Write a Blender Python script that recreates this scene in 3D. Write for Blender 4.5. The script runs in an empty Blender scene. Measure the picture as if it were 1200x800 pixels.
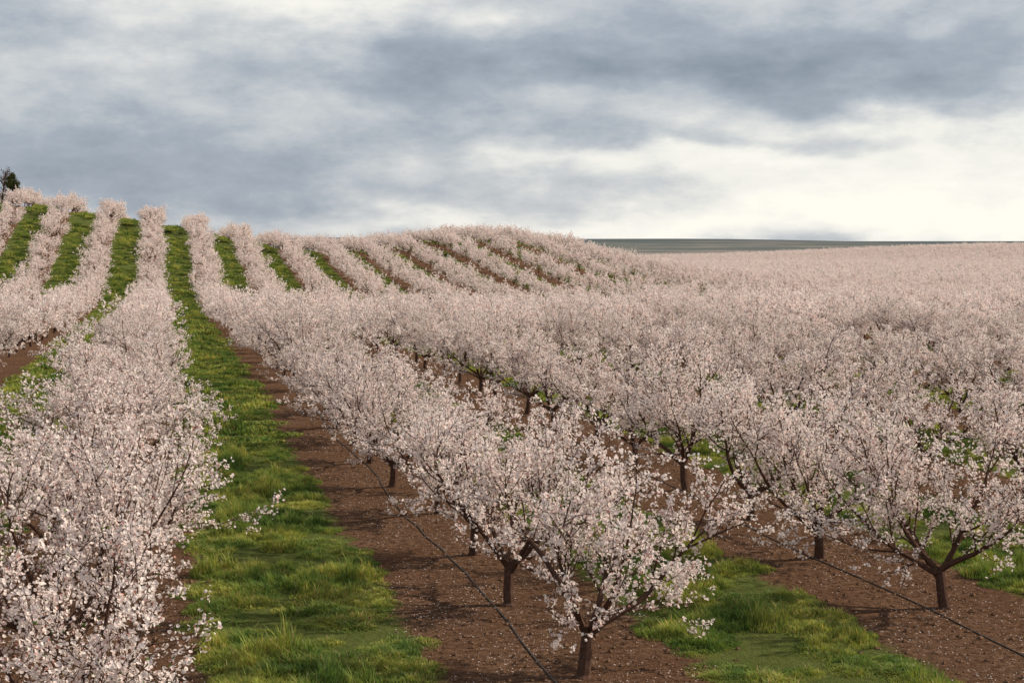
import bpy, math, random
import numpy as np
from mathutils import Vector
rng=np.random.default_rng(7)
sc=bpy.context.scene
sc.view_settings.view_transform='Standard'
try: sc.view_settings.look='None'
except: pass
sc.view_settings.exposure=0
YAW=math.radians(12.6); F=1833.0
S=6.85; TS=4.25; X1=-1.29
SUN_AZ=math.radians(90); SUN_EL=math.radians(33)

# ---------------------------------------------------------------- terrain
def sst(a,b,x):
    t=np.clip((x-a)/(b-a),0,1); return t*t*(3-2*t)
def terrain(X,Y):
    X=np.asarray(X,float); Y=np.asarray(Y,float)
    z=-1.2*sst(60,150,Y)
    z=z-1.5*sst(110,200,Y)*sst(40,90,X)
    z=z-1.3*sst(95,170,Y)*sst(-4,22,X)*(1-sst(40,90,X))
    A=np.minimum(np.log1p(np.exp((9.9-0.150*X)/1.5))*1.5,13.0)
    t=np.clip((Y-172)/(262-172),0,1)
    up=np.where(t<.2,t*t/.4,np.where(t>.85,1-(1-t)**2/.3*1.0,(t-.1)))
    up=0.5*sst(172,272,Y)+0.5*np.clip(up/0.925,0,1.0)
    z=z+A*up*(1-sst(285,420,Y))
    sx=np.where(X>60,19.0,15.5)
    z=z+7.2*np.exp(-((X-60)/sx)**2/2-((Y-288)/52)**2/2)
    z=z-3.4*sst(380,700,Y)
    z=z+9.0*np.exp(-((X-430)/115)**2/2-((Y-690)/115)**2/2)
    z=z+1.4*np.exp(-((X-170)/50)**2/2-((Y-760)/90)**2/2)
    z=z+(15.2+.9*np.sin(X/240+.8)+.6*np.sin(X/83)-3.8*sst(560,1000,X))*sst(1050,1750,Y)
    return z
def mk_mesh(name,verts,tris,mats,midx=None,cols=None,smooth=False):
    me=bpy.data.meshes.new(name)
    nv=len(verts); nf=len(tris)
    me.vertices.add(nv); me.vertices.foreach_set('co',np.asarray(verts,np.float32).ravel())
    me.loops.add(nf*3); me.loops.foreach_set('vertex_index',np.asarray(tris,np.int32).ravel())
    me.polygons.add(nf)
    me.polygons.foreach_set('loop_start',np.arange(nf,dtype=np.int32)*3)
    me.polygons.foreach_set('loop_total',np.full(nf,3,np.int32))
    if midx is not None: me.polygons.foreach_set('material_index',np.asarray(midx,np.int32))
    me.polygons.foreach_set('use_smooth',np.full(nf,smooth))
    for m in mats: me.materials.append(m)
    me.update(calc_edges=True)
    if cols is not None:
        ca=me.color_attributes.new('Col','FLOAT_COLOR','POINT')
        c=np.ones((nv,4),np.float32); c[:,:3]=cols
        ca.data.foreach_set('color',c.ravel())
    me.validate()
    return me
def link(o): sc.collection.objects.link(o); return o

# ---------------------------------------------------------------- node helper
class NT:
    def __init__(s,nt): s.nt=nt; s.n=nt.nodes; s.l=nt.links
    def new(s,t,**k):
        nd=s.n.new(t)
        for a,b in k.items(): setattr(nd,a,b)
        return nd
    def set(s,sock,v):
        if isinstance(v,bpy.types.NodeSocket): s.l.new(v,sock)
        else: sock.default_value=v
    def m(s,op,a,b=None,c=None,clamp=False):
        nd=s.new('ShaderNodeMath',operation=op); nd.use_clamp=clamp
        s.set(nd.inputs[0],a)
        if b is not None: s.set(nd.inputs[1],b)
        if c is not None: s.set(nd.inputs[2],c)
        return nd.outputs[0]
    def mix(s,f,a,b,bt='MIX'):
        nd=s.new('ShaderNodeMix',data_type='RGBA',blend_type=bt)
        s.set(nd.inputs[0],f); s.set(nd.inputs[6],a); s.set(nd.inputs[7],b)
        return nd.outputs[2]
    def noise(s,vec,scale,det=4,rough=.55):
        nd=s.new('ShaderNodeTexNoise'); nd.inputs['Scale'].default_value=scale
        nd.inputs['Detail'].default_value=det; nd.inputs['Roughness'].default_value=rough
        if vec is not None: s.l.new(vec,nd.inputs['Vector'])
        return nd.outputs['Fac']
    def ss(s,x,a,b):
        nd=s.new('ShaderNodeMapRange',interpolation_type='SMOOTHSTEP')
        s.set(nd.inputs[0],x); nd.inputs[1].default_value=a; nd.inputs[2].default_value=b
        return nd.outputs[0]
def newmat(name):
    m=bpy.data.materials.new(name); m.use_nodes=True; m.node_tree.nodes.clear()
    N=NT(m.node_tree); out=N.new('ShaderNodeOutputMaterial'); return m,N,out
def leafmat(name,trans=.4,tint=(1,1,1,1),grass=False):
    m,N,out=newmat(name)
    at=N.new('ShaderNodeAttribute'); at.attribute_name='Col'
    col=at.outputs['Color']
    if grass:
        g=N.new('ShaderNodeNewGeometry')
        n=N.noise(g.outputs['Position'],.75,3,.65)
        col=N.mix(N.ss(n,.36,.66),N.mix(1.0,col,(.80,.98,.95,1),'MULTIPLY'),N.mix(1.0,col,(2.6,2.0,1.9,1),'MULTIPLY'))
    d=N.new('ShaderNodeBsdfDiffuse'); t=N.new('ShaderNodeBsdfTranslucent')
    N.l.new(col,d.inputs[0])
    if tint[0]==tint[1]==tint[2]: N.l.new(col,t.inputs[0])
    else:
        tc=N.mix(1.0,col,tint,'MULTIPLY'); N.l.new(tc,t.inputs[0])
    mx=N.new('ShaderNodeMixShader'); mx.inputs[0].default_value=trans
    N.l.new(d.outputs[0],mx.inputs[1]); N.l.new(t.outputs[0],mx.inputs[2]); N.l.new(mx.outputs[0],out.inputs[0])
    return m
M_flower=leafmat('blossom_petals',.38)
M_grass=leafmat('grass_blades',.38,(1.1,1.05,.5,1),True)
M_leaf=leafmat('leaves',.3)
def barkmat():
    m,N,out=newmat('almond_bark')
    g=N.new('ShaderNodeNewGeometry')
    n=N.noise(g.outputs['Position'],18,3)
    c=N.mix(n,(.030,.017,.013,1),(.15,.085,.062,1))
    b=N.new('ShaderNodeBsdfDiffuse'); N.l.new(c,b.inputs['Color'])
    N.l.new(b.outputs[0],out.inputs[0]); return m
M_bark=barkmat()

# ---------------------------------------------------------------- tree builder
def rot_about(v,ang,R):
    a=R.normal(size=3); a-=a.dot(v)*v; a/=np.linalg.norm(a)
    return v*math.cos(ang)+a*math.sin(ang)
def poly(p,d,L,n,up,R,wig=.12):
    pts=[p.copy()]; d=d/np.linalg.norm(d); ds=[d]
    for i in range(n):
        d=d+np.array([0,0,up/n])+R.normal(size=3)*wig
        d/=np.linalg.norm(d); p=p+d*L/n; pts.append(p.copy()); ds.append(d)
    return np.array(pts),np.array(ds)
def tube(V,T,pts,r0,r1,k):
    n=len(pts); base=tube.off
    d=pts[-1]-pts[0]; d/=np.linalg.norm(d)+1e-9
    a=np.cross(d,[.3,.9,.2]); a/=np.linalg.norm(a); b=np.cross(d,a)
    th=np.arange(k)*2*math.pi/k
    ring=np.cos(th)[:,None]*a+np.sin(th)[:,None]*b
    r=np.linspace(r0,r1,n)
    v=(pts[:,None,:]+ring[None]*r[:,None,None]).reshape(-1,3)
    V.append(v)
    t=[]
    for i in range(n-1):
        for j in range(k):
            p=base+i*k+j; q=base+i*k+(j+1)%k
            t.append((p,q,q+k)); t.append((p,q+k,p+k))
    T.extend(t); tube.off+=len(v)
def flowers(P,size,R,cup=.35,sides=5,budf=.07):
    n=len(P)
    nr=R.normal(size=(n,3)); nr[:,2]+=.75; nr/=np.linalg.norm(nr,axis=1)[:,None]
    a=np.cross(nr,R.normal(size=(n,3))); a/=np.linalg.norm(a,axis=1)[:,None]; b=np.cross(nr,a)
    th=np.arange(sides)*2*math.pi/sides
    s=size*R.uniform(.6,1.15,n)
    w=R.uniform(0,1,n)[:,None]
    c=np.array([.975,.935,.885])*(1-w)+np.array([.97,.865,.825])*w
    bud=R.uniform(0,1,n)<budf
    c[bud]=np.array([.66,.36,.31]); s[bud]*=.7
    rim=(a[:,None]*np.cos(th)[None,:,None]+b[:,None]*np.sin(th)[None,:,None]+nr[:,None]*cup)*s[:,None,None]
    rim*=R.uniform(.8,1.15,(n,sides,1))
    V=np.concatenate([P[:,None],P[:,None]+rim],axis=1).reshape(-1,3)
    i=np.arange(n)[:,None]*(sides+1)
    j=np.arange(sides)
    T=np.stack([np.broadcast_to(i,(n,sides)),i+1+j,i+1+(j+1)%sides],axis=2).reshape(-1,3)
    C=np.repeat(c[:,None],sides+1,axis=1)
    C[:,0]*=np.array([.93,.76,.74])
    return V,T,C.reshape(-1,3)
def make_tree(name,seed,H=2.95,Rr=2.0,fsize=.026,dens=26,lod=0,upness=1.0):
    R=np.random.default_rng(seed)
    V=[];T=[];tube.off=0
    fl=[]
    k=[8,4,3][lod]
    tr,_=poly(np.array([0,0,-.15]),np.array([R.normal()*.10,R.normal()*.10,1]),.78,4,0,R,.06)
    lines=[(tr,.10,.078,k)]
    lines.append((np.array([[0,0,-.2],[0,0,.0],tr[1]]),.17,.09,k))
    top=tr[-1]; ns=5
    a0=R.uniform(0,6.28)
    for i in range(ns):
        az=a0+i*2*math.pi/ns+R.normal()*.25; tilt=math.radians(R.uniform(33,66))
        d=np.array([math.sin(tilt)*math.cos(az),math.sin(tilt)*math.sin(az),math.cos(tilt)])
        st=top-np.array([0,0,R.uniform(0,.14)])
        L=R.uniform(1.4,2.1)
        p1,d1=poly(st,d,L,7,.45*upness,R,.10)
        lines.append((p1,.055,.016,max(3,k-2)))
        for j in range(7):
            t=R.uniform(.22,1.0) if j>0 else 1.0
            ix=t*7; i0=min(int(ix),6); f=ix-i0
            q=p1[i0]*(1-f)+p1[i0+1]*f
            dd=rot_about(d1[i0],math.radians(R.uniform(25,65)),R) if j>0 else d1[-1]
            dd[2]=max(dd[2],-.15)
            L2=R.uniform(.7,1.3)*(1.15-.35*t)
            p2,d2=poly(q,dd,L2,5,.55*upness,R,.13)
            lines.append((p2,.019*(1.2-.4*t),.007,max(3,k-4)))
            fl.append((p2,d2,L2,.7))
            for m in range(5):
                t2=R.uniform(.15,1.0)
                ix=t2*5; i1=min(int(ix),4); f=ix-i1
                q2=p2[i1]*(1-f)+p2[i1+1]*f
                d3=rot_about(d2[i1],math.radians(R.uniform(25,65)),R)
                L3=R.uniform(.35,.9)
                p3,dd3=poly(q2,d3,L3,4,.6*upness,R,.15)
                if lod==0 or m<[0,2,1][lod]: lines.append((p3,[.008,.011,.016][lod],[.0035,.006,.008][lod],3))
                fl.append((p3,dd3,L3,1.0))
                for w in range(3):
                    t3=R.uniform(.2,.9); ix=t3*4; i2=min(int(ix),3); f=ix-i2
                    q3=p3[i2]*(1-f)+p3[i2+1]*f
                    d4=rot_about(dd3[i2],math.radians(R.uniform(30,75)),R)
                    L4=R.uniform(.12,.38)
                    p4,dd4=poly(q3,d4,L4,2,.4,R,.12)
                    if lod==0: lines.append((p4,.005,.0025,3))
                    fl.append((p4,dd4,L4,1.15))
    P=[]
    for pts,ds,L,w in fl:
        n=R.poisson(dens*L*w*R.uniform(.3,1.6))
        if n==0: continue
        nc=max(1,int(n/4.0)); ct=R.uniform(.08,1,nc)
        t=np.clip(ct[R.integers(0,nc,n)]+R.normal(size=n)*.025,0,1)*(len(pts)-1)
        i=np.minimum(t.astype(int),len(pts)-2); f=(t-i)[:,None]
        q=pts[i]*(1-f)+pts[i+1]*f
        P.append(q+R.normal(size=(n,3))*(.019+fsize*.35))
    P=np.concatenate(P)
    rad=np.percentile(np.hypot(P[:,0],P[:,1]),96); hh=np.percentile(P[:,2],99)
    sxy=Rr/rad; sz=(H-.6)/(hh-.6)
    def warp(p):
        p=p.copy(); p[:,:2]*=np.where(p[:,2:3]>.6,1+(sxy-1)*np.clip((p[:,2:3]-.6)/.3,0,1),1)
        p[:,2]=np.where(p[:,2]>.6,.6+(p[:,2]-.6)*sz,p[:,2]); return p
    for pts,r0,r1,kk in lines: tube(V,T,warp(pts),r0,r1,kk)
    P=warp(P); P=P[P[:,2]>.42]
    Vb=np.concatenate(V); Tb=np.array(T)
    Vf,Tf,Cf=flowers(P,fsize,R,sides=[5,4,3][lod],budf=[.08,.07,.06][lod])  # fewer dark buds on farther trees, paling their colour in place of haze
    parts_v=[Vb,Vf]; parts_t=[Tb,Tf+len(Vb)]; mi=[np.zeros(len(Tb)),np.ones(len(Tf))]
    cols=[np.full((len(Vb),3),.1),Cf]
    if lod==0:
        nl=170; Pl=P[R.integers(0,len(P),nl)]+R.normal(size=(nl,3))*.03
        Vl,Tl,Cl=flowers(Pl,.026,R,.1,3); Cl[:]=np.array([.12,.20,.035])
        parts_t.append(Tl+len(Vb)+len(Vf)); parts_v.append(Vl); mi.append(np.full(len(Tl),2)); cols.append(Cl)
    me=mk_mesh(name,np.concatenate(parts_v),np.concatenate(parts_t),[M_bark,M_flower,M_leaf],np.concatenate(mi),np.concatenate(cols))
    return me
near=[make_tree('almond_tree_mesh_%d'%i,10+i,H=3.05+.1*(i%3),Rr=2.15+.06*(i%2),fsize=.0245,dens=46) for i in range(7)]
mid=[make_tree('almond_tree_mid_mesh_%d'%i,40+i,fsize=.060,dens=8.4,lod=1,Rr=2.0,H=2.95) for i in range(4)]
far=[make_tree('almond_tree_far_mesh_%d'%i,60+i,fsize=.135,dens=2.3,lod=2,Rr=2.0,H=2.9) for i in range(4)]

# ---------------------------------------------------------------- tree positions
pos=[]
for k in range(-14,120):
    X=X1+k*S
    y0={0:16.8,1:20.6,2:23.2}.get(k, 17.0 if k<0 else 22.0+(2.1 if k%2 else 0))
    ys=np.arange(y0,930,TS)
    xs=np.full(len(ys),X)+rng.normal(size=len(ys))*.14
    ys=ys+rng.normal(size=len(ys))*np.where(ys<32,.08,.22)
    az=np.arctan2(xs,ys)-YAW
    keep=(np.abs(az)<math.radians(22.0))|((np.abs(xs)<16)&(ys<60))
    keep&=~((xs<70)&(ys>380))
    keep&=rng.uniform(size=len(ys))>np.where(ys>45,.015,0)
    pos.append(np.stack([xs,ys],1)[keep])
pos=np.concatenate(pos)
dist=np.hypot(pos[:,0],pos[:,1]); zt=terrain(pos[:,0],pos[:,1])
nn=0; rest=[]
for i,(x,y) in enumerate(pos):
    if dist[i]<58:
        o=bpy.data.objects.new('almond_tree' if nn==0 else 'almond_tree.%03d'%nn,near[rng.integers(0,len(near))])
        o.location=(x,y,zt[i]); s=rng.uniform(.92,1.08)
        o.scale=(s,s,s*rng.uniform(.93,1.07)); o.rotation_euler=(0,0,rng.uniform(0,6.28)); link(o); nn+=1
    else: rest.append(i)
rest=np.array(rest)
seen={}
for o in sc.objects:
    if o.name.startswith('almond_tree') and o.data.name not in seen: seen[o.data.name]=o
nearobj=list(seen.values())

def instancer(name,P,srcs,rot,scl,idx):
    me=bpy.data.meshes.new(name); me.vertices.add(len(P)); me.vertices.foreach_set('co',np.asarray(P,np.float32).ravel())
    r=np.zeros((len(P),3),np.float32); r[:,2]=rot
    for nm,arr in (('rot',r),('scl',scl)):
        a=me.attributes.new(nm,'FLOAT_VECTOR','POINT'); a.data.foreach_set('vector',np.asarray(arr,np.float32).ravel())
    a=me.attributes.new('idx','INT','POINT'); a.data.foreach_set('value',np.asarray(idx,np.int32))
    o=link(bpy.data.objects.new(name,me))
    g=bpy.data.node_groups.new(name+'_nodes','GeometryNodeTree')
    g.interface.new_socket('Geometry',in_out='INPUT',socket_type='NodeSocketGeometry')
    g.interface.new_socket('Geometry',in_out='OUTPUT',socket_type='NodeSocketGeometry')
    n=g.nodes; gi=n.new('NodeGroupInput'); go=n.new('NodeGroupOutput')
    iop=n.new('GeometryNodeInstanceOnPoints'); jn=n.new('GeometryNodeJoinGeometry')
    for s in srcs:
        oi=n.new('GeometryNodeObjectInfo'); oi.transform_space='ORIGINAL'
        oi.inputs['Object'].default_value=s; oi.inputs['As Instance'].default_value=True
        g.links.new(oi.outputs['Geometry'],jn.inputs[0])
    def att(nm,ty):
        a=n.new('GeometryNodeInputNamedAttribute'); a.data_type=ty; a.inputs['Name'].default_value=nm; return a.outputs['Attribute']
    g.links.new(gi.outputs[0],iop.inputs['Points']); g.links.new(jn.outputs[0],iop.inputs['Instance'])
    iop.inputs['Pick Instance'].default_value=True
    g.links.new(att('idx','INT'),iop.inputs['Instance Index'])
    g.links.new(att('rot','FLOAT_VECTOR'),iop.inputs['Rotation'])
    g.links.new(att('scl','FLOAT_VECTOR'),iop.inputs['Scale'])
    g.links.new(iop.outputs[0],go.inputs[0])
    md=o.modifiers.new('instances','NODES'); md.node_group=g
    return o
def treeinst(name,ids,srcs,mul=1.0):
    n=len(ids); P=np.stack([pos[ids,0],pos[ids,1],zt[ids]],1)
    s=rng.uniform(.88,1.10,n)*mul
    sc3=np.stack([s,s,s*rng.uniform(.88,1.12,n)],1)
    return instancer(name,P,srcs,rng.uniform(0,6.28,n),sc3,rng.integers(0,len(srcs),n))
dr=dist[rest]
gA=rest[dr<82]; gB=rest[(dr>=82)&(dr<280)]; gC=rest[dr>=280]
def real(meshes,ids):
    global nn
    out=[]
    for me,i in zip(meshes,ids):
        o=bpy.data.objects.new('almond_tree.%03d'%nn,me); nn+=1
        o.location=(pos[i,0],pos[i,1],zt[i]); link(o); out.append(o)
    return out
midobj=real(mid,gB[:4]); farobj=real(far,gC[:4])
treeinst('almond_orchard_trees',gA,nearobj,.98)
treeinst('almond_orchard_trees_hillside',gB[4:],midobj)
treeinst('distant_almond_orchard',gC[4:],farobj)
print('trees',nn,len(gA),len(gB),len(gC))

# ---------------------------------------------------------------- ground
xs=np.unique(np.concatenate([np.arange(-1800,-80,60),np.arange(-80,140,2.5),np.arange(140,520,10),np.arange(520,3200,60)]))
ys=np.unique(np.concatenate([np.arange(-80,0,10),np.arange(0,420,2.5),np.arange(420,1200,12),np.arange(1200,1900,25),np.arange(1900,9000,300)]))
GX,GY=np.meshgrid(xs,ys); GZ=terrain(GX,GY)
V=np.stack([GX.ravel(),GY.ravel(),GZ.ravel()],1)
nx=len(xs); ii,jj=np.meshgrid(np.arange(nx-1),np.arange(len(ys)-1)); a=(jj*nx+ii).ravel()
T=np.concatenate([np.stack([a,a+1,a+nx+1],1),np.stack([a,a+nx+1,a+nx],1)])
def groundmat():
    m,N,out=newmat('orchard_soil_and_grass')
    g=N.new('ShaderNodeNewGeometry'); P=g.outputs['Position']
    sp=N.new('ShaderNodeSeparateXYZ'); N.l.new(P,sp.inputs[0]); X,Y=sp.outputs[0],sp.outputs[1]
    u=N.m('DIVIDE',N.m('SUBTRACT',X,X1),S); fr=N.m('FRACT',u)
    dd=N.m('MULTIPLY',N.m('ABSOLUTE',N.m('SUBTRACT',fr,.49)),S)
    e=N.m('ADD',dd,N.m('MULTIPLY',N.m('SUBTRACT',N.noise(P,1.3,3,.65),.5),1.1))
    wid=N.m('MULTIPLY',N.ss(Y,90,170),.7)
    gm=N.m('SUBTRACT',1.0,N.ss(N.m('SUBTRACT',e,wid),1.35,1.7))
    n1=N.noise(P,.7,3,.6); n2=N.noise(P,7,5,.75); n3=N.noise(P,38,2,.7)
    soil=N.mix(N.ss(n2,.3,.7),(.055,.028,.017,1),(.24,.138,.086,1))
    soil=N.mix(N.m('MULTIPLY',N.ss(n1,.35,.7),.6),soil,(.115,.058,.034,1))
    soil=N.mix(N.m('MULTIPLY',N.ss(n3,.62,.72),.6),soil,(.31,.20,.135,1))
    gr=N.mix(N.noise(P,2.2,4,.7),(.035,.060,.012,1),(.18,.19,.06,1))
    col=N.mix(gm,soil,gr)
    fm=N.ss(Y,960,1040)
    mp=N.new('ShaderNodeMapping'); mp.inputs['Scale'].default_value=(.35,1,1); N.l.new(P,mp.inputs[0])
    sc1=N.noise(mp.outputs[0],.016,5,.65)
    farc=N.mix(N.ss(sc1,.45,.60),(.125,.140,.130,1),(.26,.225,.205,1))  # far ridge colours paled, distance haze mixed into the ground colour
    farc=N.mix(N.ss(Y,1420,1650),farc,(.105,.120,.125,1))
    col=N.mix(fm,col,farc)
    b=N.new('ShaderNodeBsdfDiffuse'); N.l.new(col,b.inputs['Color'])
    bp=N.new('ShaderNodeBump'); bp.inputs['Strength'].default_value=1.0; bp.inputs['Distance'].default_value=.12
    N.l.new(N.m('ADD',n2,N.m('MULTIPLY',n3,.3)),bp.inputs['Height']); N.l.new(bp.outputs[0],b.inputs['Normal'])
    N.l.new(b.outputs[0],out.inputs[0]); return m
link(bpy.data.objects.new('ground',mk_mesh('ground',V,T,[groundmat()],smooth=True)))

# ---------------------------------------------------------------- grass
def grass_patch(name,seed,n,rad,h,wm=1.0):
    R=np.random.default_rng(seed)
    r=rad*np.sqrt(R.uniform(size=n)); a=R.uniform(0,6.28,n)
    cl=R.normal(size=(9,2))*rad*.5; ch=R.uniform(.5,1.5,9)
    P=np.stack([r*np.cos(a),r*np.sin(a)],1)
    d=np.linalg.norm(P[:,None]-cl[None],axis=2); q=np.exp(-(d/(.24*rad))**2)*ch
    hh=h*(.25+.85*q.max(1))*R.uniform(.6,1.15,n)*(1-.5*(r/rad)**3)
    w=R.uniform(.004,.008,n)*wm
    az=R.uniform(0,6.28,n); lean=R.uniform(.1,.85,n)*hh
    ax=np.stack([np.cos(az),np.sin(az)],1)
    side=np.stack([-ax[:,1],ax[:,0]],1)*w[:,None]
    z0=np.full((n,1),-.02)
    v0=np.hstack([P-side,z0]); v1=np.hstack([P+side,z0])
    mm=P+ax*lean[:,None]*.35
    v2=np.hstack([mm-side*.9,(hh*.6)[:,None]]); v3=np.hstack([mm+side*.9,(hh*.6)[:,None]])
    v4=np.hstack([P+ax*lean[:,None],hh[:,None]*.95])
    V=np.stack([v0,v1,v2,v3,v4],1).reshape(-1,3)
    b=np.arange(n)[:,None]*5
    T=np.stack([b+np.array([0,1,3]),b+np.array([0,3,2]),b+np.array([2,3,4])],1).reshape(-1,3)
    w2=R.uniform(size=(n,1))
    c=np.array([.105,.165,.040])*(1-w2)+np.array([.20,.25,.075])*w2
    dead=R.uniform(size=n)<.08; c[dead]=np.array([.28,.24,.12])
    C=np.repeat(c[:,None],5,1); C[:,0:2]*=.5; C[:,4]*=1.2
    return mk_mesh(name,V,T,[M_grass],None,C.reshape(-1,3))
gp=[grass_patch('grass_patch_%d'%i,80+i,1300,.5,.20+.06*i) for i in range(4)]
gpf=[grass_patch('grass_patch_far_%d'%i,90+i,330,.5,.17+.03*i,2.6) for i in range(2)]
def sn(x,y):
    return (np.sin(x*1.9+1.3*np.sin(y*.7))+np.sin(y*1.1+x*.6+2)+np.sin(y*2.3-x*1.7+1.5*np.sin(x*.9)))/3
def strip(rows):
    P=[];SCL=[]
    for k,y0,y1,per_m,smin,smax,hw in rows:
        cx=X1+(k+.49)*S
        n=int((y1-y0)*per_m)
        y=rng.uniform(y0,y1,n); off=rng.uniform(-1,1,n); off=np.sign(off)*np.abs(off)**.9*hw
        x=cx+off
        nz=sn(x,y)
        az=(np.abs(np.arctan2(x,y)-YAW)<math.radians(23))&(nz>-.48)
        x,y,off,nz=x[az],y[az],off[az],nz[az]
        s=rng.uniform(smin,smax,len(x))
        P.append(np.stack([x,y,terrain(x,y)],1))
        e=np.clip(1.25-np.abs(off)/hw*.6,.5,1.1)*np.clip(.75+.75*nz,.22,1.5)
        SCL.append(np.stack([s,s,s*e*rng.uniform(.5,1.4,len(x))],1))
    return np.concatenate(P),np.concatenate(SCL)
Pn,Sn=strip([(k,13,45,10,.6,1.2,1.5) for k in range(-3,7)])
Pf,Sf=strip([(k,45,100,6,1.0,1.8,1.45) for k in range(-5,6)]+[(k,100,275,2.6,1.8,2.6,1.5) for k in range(-6,5)]+[(k,175,330,2.2,1.8,2.6,1.5) for k in range(5,14)])
print('grass',len(Pn),len(Pf))
grass_parent=link(bpy.data.objects.new('grass',None))
def srcset(ms,y0,tag):
    out=[]
    for i,me in enumerate(ms):
        o=bpy.data.objects.new('grass_patch_%s_%d'%(tag,i),me); o.parent=grass_parent
        x=X1+.49*S+(-.8+.5*i); y=y0+i*2.3; o.location=(x,y,float(terrain(x,y))); link(o); out.append(o)
    return out
sN=srcset(gp,26,'near'); sF=srcset(gpf,60,'far')
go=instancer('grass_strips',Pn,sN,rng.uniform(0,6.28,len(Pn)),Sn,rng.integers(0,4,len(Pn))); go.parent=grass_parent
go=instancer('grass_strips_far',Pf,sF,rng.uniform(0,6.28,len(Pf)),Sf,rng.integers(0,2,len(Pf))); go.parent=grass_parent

# ---------------------------------------------------------------- fallen petals + clods
def scatter(n,y0,y1,wd=2.0):
    y=y0+(y1-y0)*rng.uniform(size=n)**1.5
    az=YAW+rng.uniform(-.40,.40,n); x=y*np.tan(az)
    u=((x-X1)/S+.5)%1-.5
    keep=(np.abs(u*S)<wd+rng.normal(size=n)*.35)
    return x[keep],y[keep]
x,y=scatter(80000,15,60)
kp=rng.uniform(size=len(x))<np.clip(.55+.8*sn(x*.8,y*.8),.08,1); x,y=x[kp],y[kp]
P=np.stack([x,y,terrain(x,y)+.012],1)
Vp,Tp,Cp=flowers(P,.017,rng,.1,3); Vp[:,2]=np.repeat(P[:,2],4)+(Vp[:,2]-np.repeat(P[:,2],4))*.4
link(bpy.data.objects.new('fallen_petals',mk_mesh('fallen_petals',Vp,Tp,[M_flower],None,Cp)))
x,y=scatter(20000,14,55); n=len(x)
octv=np.array([[1,0,0],[0,1,0],[-1,0,0],[0,-1,0],[0,0,1],[0,0,-1]],float)
octt=np.array([[0,1,4],[1,2,4],[2,3,4],[3,0,4],[1,0,5],[2,1,5],[3,2,5],[0,3,5]])
s=.014+.045*rng.uniform(size=n)**3
Vc=octv[None]*s[:,None,None]*rng.uniform(.6,1.3,(n,6,3)); th=rng.uniform(0,6.28,n)
c,si=np.cos(th),np.sin(th); Vx=Vc[:,:,0]*c[:,None]-Vc[:,:,1]*si[:,None]; Vy=Vc[:,:,0]*si[:,None]+Vc[:,:,1]*c[:,None]
Vc=np.stack([Vx+x[:,None],Vy+y[:,None],Vc[:,:,2]*.8+(terrain(x,y)+s*.2)[:,None]],2).reshape(-1,3)
Tc=(np.arange(n)[:,None,None]*6+octt[None]).reshape(-1,3)
m,N,out=newmat('dirt_clods'); g=N.new('ShaderNodeNewGeometry'); b=N.new('ShaderNodeBsdfDiffuse')
N.l.new(N.mix(N.noise(g.outputs['Position'],6,3),(.07,.036,.021,1),(.24,.142,.09,1)),b.inputs[0]); N.l.new(b.outputs[0],out.inputs[0])
link(bpy.data.objects.new('dirt_clods',mk_mesh('dirt_clods',Vc,Tc,[m])))

# ---------------------------------------------------------------- drip hoses
m,N,out=newmat('black_hose'); b=N.new('ShaderNodeBsdfPrincipled'); b.inputs['Base Color'].default_value=(.05,.04,.033,1); b.inputs['Roughness'].default_value=.6
N.l.new(b.outputs[0],out.inputs[0]); M_hose=m
hn=0
for k in range(-2,6):
    cu=bpy.data.curves.new('irrigation_hose','CURVE'); cu.dimensions='3D'; cu.bevel_depth=.0105; cu.bevel_resolution=2
    yy=np.arange(14 if k<1 else 15.5,140,1.2); xx=X1+k*S-.35+.09*np.sin(yy*.45+k*2)+rng.normal(size=len(yy))*.022
    zz=terrain(xx,yy)+.010
    spn=cu.splines.new('POLY'); spn.points.add(len(yy)-1)
    spn.points.foreach_set('co',np.stack([xx,yy,zz,np.ones(len(yy))],1).ravel())
    cu.materials.append(M_hose)
    link(bpy.data.objects.new('irrigation_hose' if hn==0 else 'irrigation_hose.%03d'%hn,cu)); hn+=1

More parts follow.
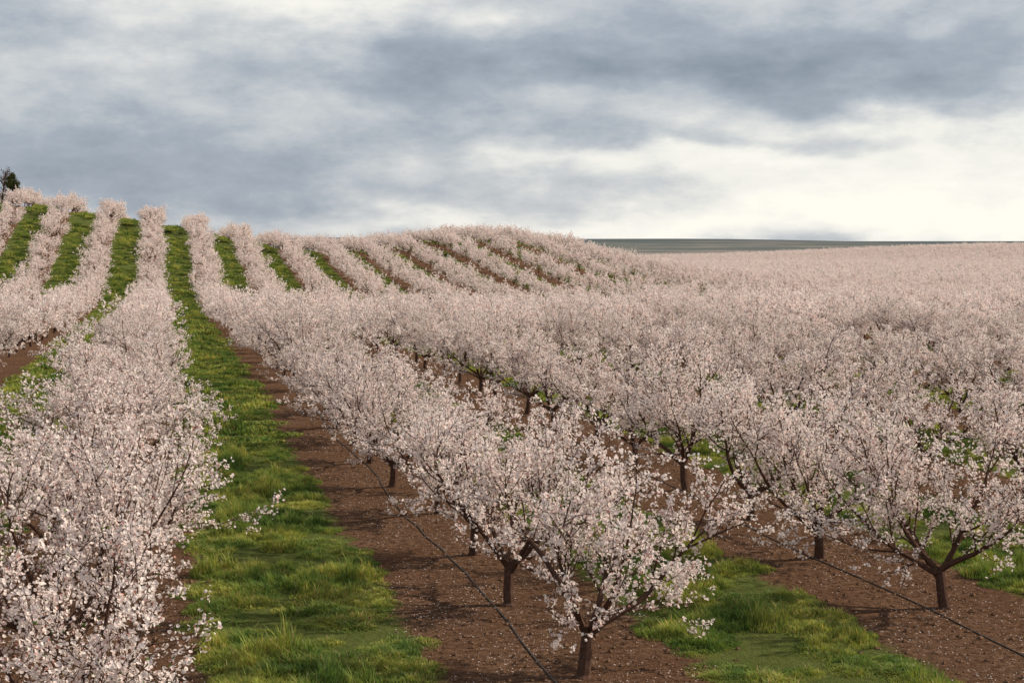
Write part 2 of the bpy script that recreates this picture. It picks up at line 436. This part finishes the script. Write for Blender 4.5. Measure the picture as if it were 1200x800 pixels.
# ---------------------------------------------------------------- hilltop trees on the left
def hill_tree(name,seed,H,Rr,leafy):
    R=np.random.default_rng(seed); V=[];T=[];tube.off=0;P=[]
    p,d=poly(np.zeros(3)-np.array([0,0,.3]),np.array([0,0,1.]),H*.9,8,0,R,.05)
    tube(V,T,p,.18,.05,6)
    for i in range(30 if leafy else 40):
        t=R.uniform(.12 if leafy else .3,.98)*8; i0=min(int(t),7); q=p[i0]+(p[i0+1]-p[i0])*(t-i0)
        dd=rot_about(d[i0],math.radians(R.uniform(40,80)),R); L=Rr*(1.15-t/8*.75)*R.uniform(.6,1.1)
        p2,d2=poly(q,dd,L,4,.5,R,.15); tube(V,T,p2,.06,.02,3)
        for j in range(7):
            t2=R.uniform(.2,1)*4; i2=min(int(t2),3); q2=p2[i2]+(p2[i2+1]-p2[i2])*(t2-i2)
            p3,_=poly(q2,rot_about(d2[i2],.8,R),L*.45,3,.3,R,.2); tube(V,T,p3,.03,.012,3)
            if leafy:
                n=60; P.append(p3[R.integers(0,4,n)]+R.normal(size=(n,3))*.16)
    Vb=np.concatenate(V);Tb=np.array(T);cols=np.full((len(Vb),3),.1);mi=np.zeros(len(Tb))
    if leafy:
        Vf,Tf,Cf=flowers(np.concatenate(P),.08,R,.1,3)
        w=R.uniform(size=(len(Cf)//4,1)); Cf=np.repeat(np.array([.035,.05,.015])*(1-w)+np.array([.12,.12,.045])*w,4,0)
        Tb=np.concatenate([Tb,Tf+len(Vb)]);Vb=np.concatenate([Vb,Vf]);cols=np.concatenate([cols,Cf]);mi=np.concatenate([mi,np.full(len(Tf),1)])
    return link(bpy.data.objects.new(name,mk_mesh(name,Vb,Tb,[M_bark,M_leaf],mi,cols)))
def put(o,px,d):
    X=(px-190)/F*d*math.cos(YAW); Y=(d-X*math.sin(YAW))/math.cos(YAW); o.location=(X,Y,float(terrain(X,Y)))
put(hill_tree('evergreen_tree',5,5.4,1.8,True),17,258)
put(hill_tree('bare_tree',6,7.4,3.0,False),4,264)

# ---------------------------------------------------------------- world
w=bpy.data.worlds.new('World'); sc.world=w; w.use_nodes=True; w.node_tree.nodes.clear(); N=NT(w.node_tree)
out=N.new('ShaderNodeOutputWorld'); bg=N.new('ShaderNodeBackground'); bg.inputs[1].default_value=.1
sky=N.new('ShaderNodeTexSky'); sky.sky_type='NISHITA'; sky.sun_disc=False; sky.sun_elevation=SUN_EL; sky.sun_rotation=SUN_AZ
tc=N.new('ShaderNodeTexCoord'); D=tc.outputs['Generated']
sp=N.new('ShaderNodeSeparateXYZ'); N.l.new(D,sp.inputs[0]); x,y,z=sp.outputs
az=N.m('ARCTAN2',x,y); el=N.m('ARCSINE',z)
elp=N.m('LOGARITHM',N.m('ADD',N.m('MAXIMUM',el,0.0),.05),2.718)
cb=N.new('ShaderNodeCombineXYZ'); N.l.new(az,cb.inputs[0]); N.l.new(N.m('MULTIPLY',elp,.26),cb.inputs[1]); CP=cb.outputs[0]
cb2=N.new('ShaderNodeCombineXYZ'); N.l.new(az,cb2.inputs[0]); N.l.new(N.m('MULTIPLY',el,2.3),cb2.inputs[1]); AE=cb2.outputs[0]
def colnoise(vec,scale,det):
    nd=N.new('ShaderNodeTexNoise'); nd.inputs['Scale'].default_value=scale; nd.inputs['Detail'].default_value=det; N.l.new(vec,nd.inputs['Vector'])
    s_=N.new('ShaderNodeSeparateColor'); N.l.new(nd.outputs['Color'],s_.inputs[0]); return s_.outputs
nA=N.noise(CP,7,6,.55); nB=N.noise(AE,15,8,.64)
wn=colnoise(AE,11,6)
azw=N.m('ADD',az,N.m('MULTIPLY',N.m('SUBTRACT',wn[0],.5),.20)); elw=N.m('ADD',el,N.m('MULTIPLY',N.m('SUBTRACT',wn[1],.5),.070))
B=.45
for px,py,sx,sy,a in [(340,6,150,34,.50),(140,205,290,55,-.22),(880,85,360,28,-.30),(600,50,110,26,-.22),(1160,222,330,50,.56),
    (760,265,560,20,.36),(640,192,170,16,.24),(430,130,150,30,.06),(1100,140,240,20,.20),(140,130,80,14,.12),(1000,20,300,30,.02),(800,165,170,13,-.14),(120,75,90,26,.08),(930,190,120,12,.12)]:
    u=N.m('DIVIDE',N.m('SUBTRACT',azw,(px-600)/F+YAW),sx/F); v=N.m('DIVIDE',N.m('SUBTRACT',elw,(283-py)/F),sy/F)
    r=N.m('ADD',N.m('MULTIPLY',u,u),N.m('MULTIPLY',v,v)); g_=N.m('EXPONENT',N.m('MULTIPLY',r,-.7))
    B=N.m('ADD',B,N.m('MULTIPLY',g_,a))
B=N.m('ADD',B,N.m('MULTIPLY',N.m('SUBTRACT',nA,.5),.50))
B=N.m('ADD',B,N.m('MULTIPLY',N.m('SUBTRACT',nB,.5),.68))
# unseen sky overhead dimmed to cut ambient light and raise sun contrast
B=N.m('SUBTRACT',B,N.m('MULTIPLY',N.ss(el,.30,1.0),.12))
cr=N.new('ShaderNodeValToRGB'); N.l.new(B,cr.inputs[0]); e=cr.color_ramp.elements
e[0].position=0.05; e[0].color=(.255,.300,.365,1); e[1].position=1.0; e[1].color=(1.05,1.02,.93,1)
for p_,c_ in ((.33,(.395,.445,.51,1)),(.56,(.62,.645,.665,1)),(.78,(.90,.89,.84,1))):
    q=e.new(p_); q.color=c_
sca=N.new('ShaderNodeVectorMath',operation='SCALE'); N.l.new(cr.outputs[0],sca.inputs[0]); sca.inputs[3].default_value=10
col=N.mix(.94,sky.outputs[0],sca.outputs[0])
N.l.new(col,bg.inputs[0]); N.l.new(bg.outputs[0],out.inputs[0])

su=bpy.data.lights.new('sun','SUN'); su.energy=5.0; su.angle=math.radians(1.0); su.color=(1,.90,.74)
so=link(bpy.data.objects.new('sun',su))
sv=Vector((math.sin(SUN_AZ)*math.cos(SUN_EL),math.cos(SUN_AZ)*math.cos(SUN_EL),math.sin(SUN_EL)))
so.rotation_euler=sv.to_track_quat('Z','Y').to_euler(); so.location=(50,0,60)

cam=bpy.data.cameras.new('camera'); cam.lens=55; cam.sensor_width=36; cam.clip_end=20000
co=link(bpy.data.objects.new('camera',cam)); co.location=(0,0,6)
co.rotation_euler=(math.radians(90-3.65),0,-YAW); sc.camera=co
